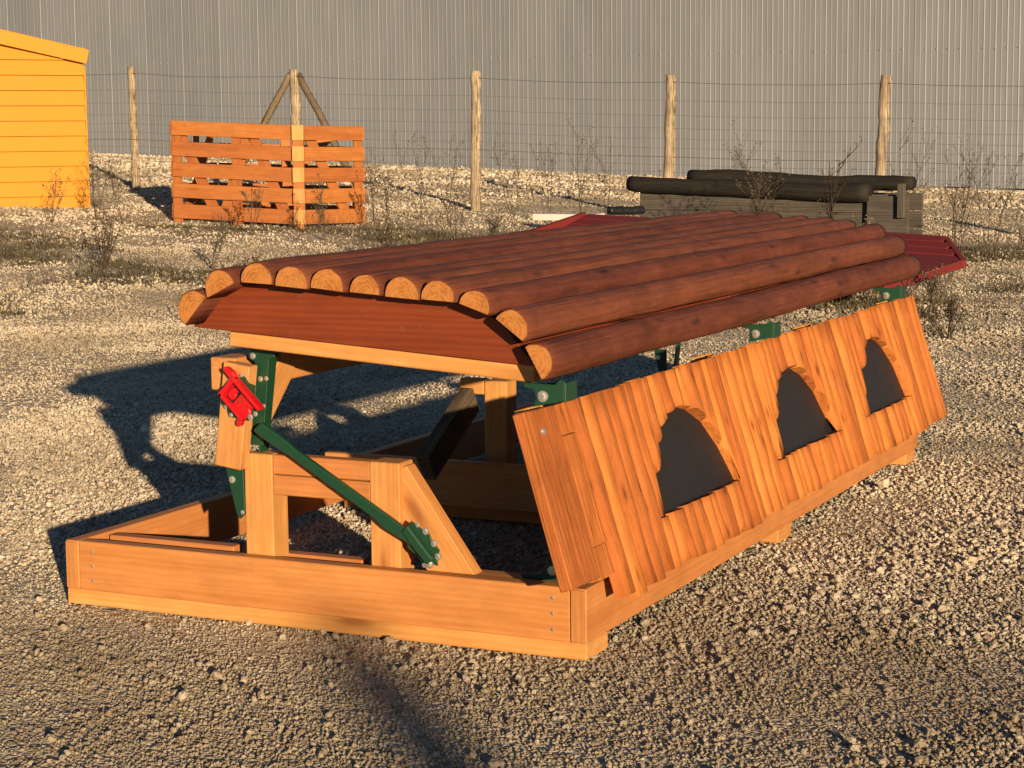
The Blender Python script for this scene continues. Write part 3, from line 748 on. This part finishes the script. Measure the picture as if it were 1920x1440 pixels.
# ---- right-hand window panel, leaning inwards
def build_panel():
    Tp, Bp = V((-.082, 0, .669)), V((.076, 0, .157)); tv = (Tp-Bp).normalized(); HP = (Tp-Bp).length
    nv = V((tv.z, 0, -tv.x)); sv = V((0, 1, 0))
    P = lambda s, t, n=0: Bp + V((0, s, 0)) + tv*t + nv*n
    rnd = random.Random(21)
    main = board('side_panel', P(-.10, HP-.06, -.048), P(3.72, HP-.06, -.045), .09, .045, tv, M['pale'], SB)
    main['label'] = 'tilted panel of orange half-round slats with three arched windows'
    board('backing_rail', P(.03, .10, -.048), P(3.72, .10, -.048), .07, .045, tv, M['pale'], main)
    for s in (.03, 1.35, 2.43, 3.60):
        board('stile', P(s, .10 if s < .1 else .03, -.094), P(s, HP+.012, -.094), .09, .045, sv, M['pale'], main)
    wins = [(.81, .318), (1.895, .312), (2.965, .304)]; tb, hh = .148, .277
    def top(s, c, hw):
        q = abs(s-c)/hw
        return None if q >= 1 else tb + hh*(1-q*q)**(1/1.75)
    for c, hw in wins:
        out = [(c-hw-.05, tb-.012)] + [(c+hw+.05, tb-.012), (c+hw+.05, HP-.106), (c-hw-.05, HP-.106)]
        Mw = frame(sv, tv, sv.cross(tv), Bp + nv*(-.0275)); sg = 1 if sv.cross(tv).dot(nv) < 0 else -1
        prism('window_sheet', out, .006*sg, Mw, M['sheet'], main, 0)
    def slat(s0, s1, f0, f1, th, base=0.0, flat=False):
        """piece between t=f0(s) and t=f1(s); half-round across s"""
        n = 7; m = 5; bm = bmesh.new(); sc = (s0+s1)/2; hw = (s1-s0)/2; sd = rnd.random()*40
        tm = (f0(sc)+f1(sc))/2; bot, topv = [], []
        grid = []
        for j in range(m+1):
            row = []
            for i in range(n+1):
                q = -1+2*i/n; s = sc+hw*q; ta, tb_ = f0(s), f1(s); t = ta+(tb_-ta)*j/m
                prof_ = 1 if flat and abs(q) < .95 else ((max(0, 1-abs(q)**3.0))**.5 if not flat else .8)
                hgt = .004 + th*prof_*(1+.22*noise.noise(V((t*9, sd, q*.8))))
                row.append(bm.verts.new((t-tm, s-sc + .004*noise.noise(V((t*6, sd+9, 0)))*(1-abs(q)*.5), hgt)))
            grid.append(row)
        b0 = [[bm.verts.new((grid[j][i].co.x, grid[j][i].co.y, 0)) for i in (0, n)] for j in (0, m)]
        for j in range(m):
            for i in range(n): bm.faces.new((grid[j][i], grid[j][i+1], grid[j+1][i+1], grid[j+1][i]))
        bm.faces.new([b0[0][0], b0[0][1]] + grid[0][::-1]); bm.faces.new([b0[1][1], b0[1][0]] + grid[m])
        bm.faces.new([b0[0][0]] + [grid[j][0] for j in range(m+1)] + [b0[1][0]]); bm.faces.new([b0[1][1]] + [grid[j][n] for j in range(m, -1, -1)] + [b0[0][1]])
        bm.faces.new((b0[0][0], b0[1][0], b0[1][1], b0[0][1]))
        bmesh.ops.recalc_face_normals(bm, faces=bm.faces)
        for f in bm.faces: f.smooth = len(f.verts) == 4 and not flat
        # local x = t (grain), y = s, z = outwards
        o = Bp + tv*tm + V((0, sc, 0)) + nv*(-.027+base)
        X, Y = tv, sv; Z = X.cross(Y)
        if Z.dot(nv) < 0:
            for v in bm.verts: v.co.y *= -1
            bmesh.ops.recalc_face_normals(bm, faces=bm.faces); Y = -sv; Z = X.cross(Y)
        mesh_obj('slat', bm, M['slat'], frame(X, Y, Z, o), main)
    # wide flat board at the front end, then the board pieced of three
    o = board('wide_board', P(-.130, .083, -.010), P(-.118, HP+.003, -.010), .185, .034, sv, M['slat'], main)
    bolt(P(-.135, HP-.055, .0075), nv, .006, o, M['steel'])
    for (a, b, dn) in ((.072, .155, -.004), (.157, .452, .0), (.454, HP-.001, -.004)):
        slat(-.036, .076, lambda s, a=a: a, lambda s, b=b: b, .024, dn, True)
    s = .079; k = 0
    while s < 3.74:
        wd = rnd.choice((.058, .066, .072, .078, .086, .094)) * rnd.uniform(.95, 1.05); e = min(s+wd, 3.752)
        if 3.752-e < .035: e = 3.752
        lo = rnd.uniform(-.008, .010) + (.0 if s > .3 else -.006); hi = HP + rnd.uniform(-.003, .004); th = rnd.uniform(.021, .032)
        cuts = [(c, hw) for c, hw in wins if s < c+hw and e > c-hw]
        F0 = lambda t_, lo=lo: lo; F1 = lambda t_, hi=hi: hi
        if not cuts: slat(s, e-.0015, F0, F1, th)
        else:
            c, hw = cuts[0]; jag = rnd.uniform(-.004, .006)
            slat(s, e-.0015, F0, lambda t_, jag=jag: tb+jag*.6, th)
            slat(s, e-.0015, lambda t_, c=c, hw=hw, jag=jag: (top(t_, c, hw) or tb+.002+(jag if jag > 0 else 0)), F1, th)
        s = e
    # brackets along the top and at the foot
    for y0 in (-.05, 1.66, 3.34):
        g = prism('hinge_bracket', [(-.150, .729), (-.145, .718), (-.118, .712), (-.113, .690), (-.120, .668), (-.036, .686), (-.033, .734), (-.045, .742), (-.06, .727)], .006, FRONT(y0), M['green'], SB, .001)
        bolt((-.094, y0-.006, .696), (0, -1, 0), .009, g, M['steel'])
        board('flange', (-.034, y0-.003, .708), (-.034, y0+.07, .708), .05, .006, (0, 0, 1), M['green'], g)
        board('flange', (-.068, y0+.034, .690), (-.040, y0+.034, .694), .02, .06, (0, 0, 1), M['green'], g)
        board('flange', (-.14, y0+.04, .716), (-.05, y0+.04, .722), .06, .006, (0, 1, 0), M['green'], g)
    for y0 in (.088, 1.70, 3.36):
        g = prism('hinge_bracket', [(-.226, .195), (-.222, .184), (-.118, .182), (-.112, .222), (-.123, .236), (-.145, .236), (-.172, .199)], .006, FRONT(y0), M['green'], SB, .001)
        bolt((-.133, y0-.006, .212), (0, -1, 0), .008, g, M['steel'])
        board('flange', (-.20, y0+.035, .1885), (-.06, y0+.035, .1885), .06, .008, (0, 1, 0), M['green'], g)
build_panel()

# ================================================================== WEEDS
def weed(P, h, spread, nst, seed, mat, label, cat='weed', group='dry weeds', lean=(0, 0), heads=True, thick=1.0):
    rnd = random.Random(seed); P = V(P)
    thick *= 1.25; root = empty('dry_weed', P, label, cat, group)
    bm = bmesh.new(); hb = bmesh.new()
    def head(p, r):
        for _ in range(2):
            q = p + V((rnd.gauss(0, r), rnd.gauss(0, r), rnd.gauss(0, r)))
            a = V((rnd.gauss(0, 1), rnd.gauss(0, 1), rnd.gauss(0, 1))).normalized()*r*1.1; b = a.orthogonal().normalized()*r*.6
            hb.faces.new([hb.verts.new(q+a), hb.verts.new(q+b), hb.verts.new(q-a), hb.verts.new(q-b)])
    def grow(p, d, length, r, lvl):
        n = 5; pts = [p.copy()]; rad = [r]
        for i in range(n):
            d = (d + V((rnd.gauss(0, .09), rnd.gauss(0, .09), .02 + (.05 if lvl else 0)))).normalized()
            p = p + d*length/n; pts.append(p.copy()); rad.append(r*(1-.75*(i+1)/n))
        tube_bm(bm, pts, rad, 3, False)
        if lvl < 2:
            nb = rnd.randint(4, 8) if lvl == 0 else rnd.randint(2, 4)
            for _ in range(nb):
                f = rnd.uniform(.3 if lvl == 0 else .25, .97); i = min(n-1, int(f*n)); q = pts[i].lerp(pts[i+1], f*n-i)
                a = rnd.uniform(0, 6.283); dn = (d*rnd.uniform(.5, .95) + V((math.cos(a), math.sin(a), .25))*rnd.uniform(.45, .8)).normalized()
                grow(q, dn, length*rnd.uniform(.2, .42)*(1-.35*f), r*.5, lvl+1)
        if heads and (lvl or rnd.random() < .6): head(pts[-1], .009)
    for k in range(nst):
        a = rnd.uniform(0, 6.283); s = rnd.uniform(0, spread)
        d = (V((lean[0], lean[1], 1)) + V((math.cos(a), math.sin(a), 0))*s).normalized()
        grow(P+V((math.cos(a), math.sin(a), 0))*.03*rnd.random(), d, h*rnd.uniform(.7, 1.0), .0042*thick, 0)
    if not len(hb.faces): hb.faces.new([hb.verts.new(P+V((.01*i, .01*(i % 2), .02))) for i in range(3)])
    for b in (bm, hb): bmesh.ops.translate(b, vec=-P, verts=b.verts)
    tag(mesh_obj('stems', bm, mat, Matrix.Translation(P), root), kind='stuff'); tag(mesh_obj('seed_heads', hb, mat, Matrix.Translation(P), root), kind='stuff')
WEEDS = [  # X, D, height, spread, stems, mat, label, lean
    (-1.02, 22.6, 1.05, .22, 3, 'stem', 'thin dry weed standing left of the middle fence post', 0, 1.0),
    (.05, 22.0, .95, .3, 3, 'stem', 'sparse dry weed standing right of the middle fence post', 0, 1.0),
    (.78, 21.6, 1.40, .10, 2, 'stem', 'tallest dry stalk, rising above the white board', 0, 1.2),
    (1.02, 21.4, 1.0, .2, 2, 'stem', 'dry weed just right of the tallest stalk', 0, 1.0),
    (1.35, 21.0, .95, .08, 1, 'stem', 'single stalk leaning right against the fourth fence post', .32, 1.0),
    (2.05, 16.9, 1.0, .32, 6, 'stem', 'bushy dry weed in front of the black logs', 0, 1.0),
    (2.70, 16.7, 1.05, .14, 2, 'stemdark', 'dark thick stalk with knobbly heads crossing the black logs', .06, 2.2),
    (2.95, 16.6, .62, .16, 3, 'straw', 'pale straw stalks before the grey end sheet', 0, 1.1),
    (4.25, 18.8, 1.15, .4, 6, 'stem', 'spreading dry bush by the wall at the right edge', 0, 1.1),
    (4.75, 19.5, 1.1, .3, 4, 'stem', 'dry weed at the far right edge of the yard', 0, 1.0),
    (3.75, 19.2, .8, .3, 3, 'stem', 'dry weed between the end sheet and the right hand bush', 0, 1.0),
    (-4.45, 21.4, .8, .3, 5, 'stem', 'dry weed in front of the yellow shed', 0, .9),
    (-4.85, 20.9, .65, .35, 4, 'stem', 'low dry weed at the left edge before the shed', 0, .9),
    (-4.15, 21.2, .75, .25, 3, 'stem', 'dry weed at the right corner of the yellow shed', 0, .9),
    (-3.42, 16.6, .45, .6, 7, 'stemdark', 'dark low weed on the open gravel below the shed', 0, 1.4),
    (-2.55, 16.8, .42, .5, 4, 'stem', 'small brown weed on the gravel below the slatted pen', 0, 1.0),
    (-1.85, 19.6, .6, .3, 4, 'stem', 'dry weed at the foot of the slatted pen', 0, 1.0),
    (-2.6, 20.0, .55, .3, 4, 'stem', 'dry weed before the left face of the slatted pen', 0, 1.0),
    (-1.25, 20.3, .8, .3, 4, 'stem', 'dry weed right of the slatted pen', 0, 1.0),
    (-.55, 19.8, .5, .4, 5, 'stem', 'low dry weed before the middle fence post', 0, 1.0),
    (-3.1, 25.0, 1.2, .3, 3, 'stem', 'thin weed by the fence behind the slatted pen', 0, .9),
    (2.46, 11.9, .52, .12, 2, 'stemdark', 'lone dark stalk on the gravel right of the window panel', 0, 1.6),
    (2.75, 12.4, .30, .7, 6, 'stemdark', 'dark tangle of stems beside the lone stalk', 0, 1.2),
    (3.0, 14.0, .35, .5, 5, 'stem', 'low weed before the red panel end', 0, 1.0),
    (-.75, 23.2, .9, .15, 3, 'stem', 'thin stalks just left of the middle post foot', 0, .9),
    (.42, 22.6, 1.1, .2, 3, 'stem', 'tall thin stalks between the middle post and the white board', 0, .9),
    (2.35, 20.6, 1.25, .2, 4, 'stem', 'tall thin stalks rising behind the black logs', 0, 1.0),
    (4.05, 20.4, 1.35, .25, 4, 'stem', 'tall stalks just right of the fifth fence post', 0, 1.0),
    (4.55, 17.4, .7, .4, 5, 'stem', 'low spreading weed at the right edge on the gravel', 0, 1.0),
    (-1.5, 21.8, .9, .2, 3, 'stem', 'thin stalks beside the right end of the slatted pen', 0, .9),
    (-.2, 18.2, .45, .4, 5, 'stem', 'low brown weed just above the log roof', 0, 1.0),
    (-1.1, 17.4, .40, .5, 5, 'stemdark', 'dark scrubby weed between the pen and the log roof', 0, 1.0),
    (-2.0, 15.2, .28, .6, 6, 'stemdark', 'dark scrubby weed on the gravel left of the roof', 0, 1.0),
]
for i, (X, D, h, sp, ns, m, lab, ln, tk) in enumerate(WEEDS):
    weed(yard(X, D), h, sp, ns, 40+i, M[m], lab, lean=(RH.x*ln, RH.y*ln), thick=tk)

# low ground cover nobody could count
def ground_cover():
    rng = np.random.default_rng(11); rnd = random.Random(8)
    for name, mat, cnt, lab in (('grass', 'leaf', 26000, 'short dull green grass and moss tufts at the back of the yard'), ('dead_stems', 'stem', 7000, 'thin dead stems scattered over the back of the yard')):
        vs, fs = [], []
        while len(fs) < cnt:
            D = rng.uniform(12.5, 22.5); X = rng.uniform(-1, 1)*(D*.2593*1.15+.3)
            p = yard(X, D)
            m = mossf(p.x, p.y, D)
            if m < (.35 if name == 'grass' else .12)*rnd.random() or m <= 0.02: continue
            for _ in range(rnd.randint(4, 9)):
                a = rnd.uniform(0, 6.283); q = p + V((rnd.gauss(0, .05), rnd.gauss(0, .05), -.01)); q.z += relief(q.x, q.y, min(1.9, .35+(D-8.5)*.16))
                h = rnd.uniform(.012, .05) if name == 'grass' else rnd.uniform(.08, .30); wv = .006 if name == 'grass' else .0028
                t = V((math.cos(a), math.sin(a), 0)); tip = q + V((rnd.gauss(0, .35), rnd.gauss(0, .35), 1))*h
                b = len(vs); vs += [q-t*wv, q+t*wv, tip]; fs.append((b, b+1, b+2))
        me = bpy.data.meshes.new(name); me.from_pydata([tuple(v) for v in vs], [], fs); me.materials.append(M[mat])
        tag(put(bpy.data.objects.new(name, me)), lab, 'grass' if name == 'grass' else 'stems', kind='stuff')
ground_cover()

rough_log('timber_post', (15.2, -17.95, -.1), (15.2, -17.95, 3.90), .12, .10, M['post'], 8.0, 'timber post behind the viewpoint, seen only by its shadow streak on the gravel', 'post')
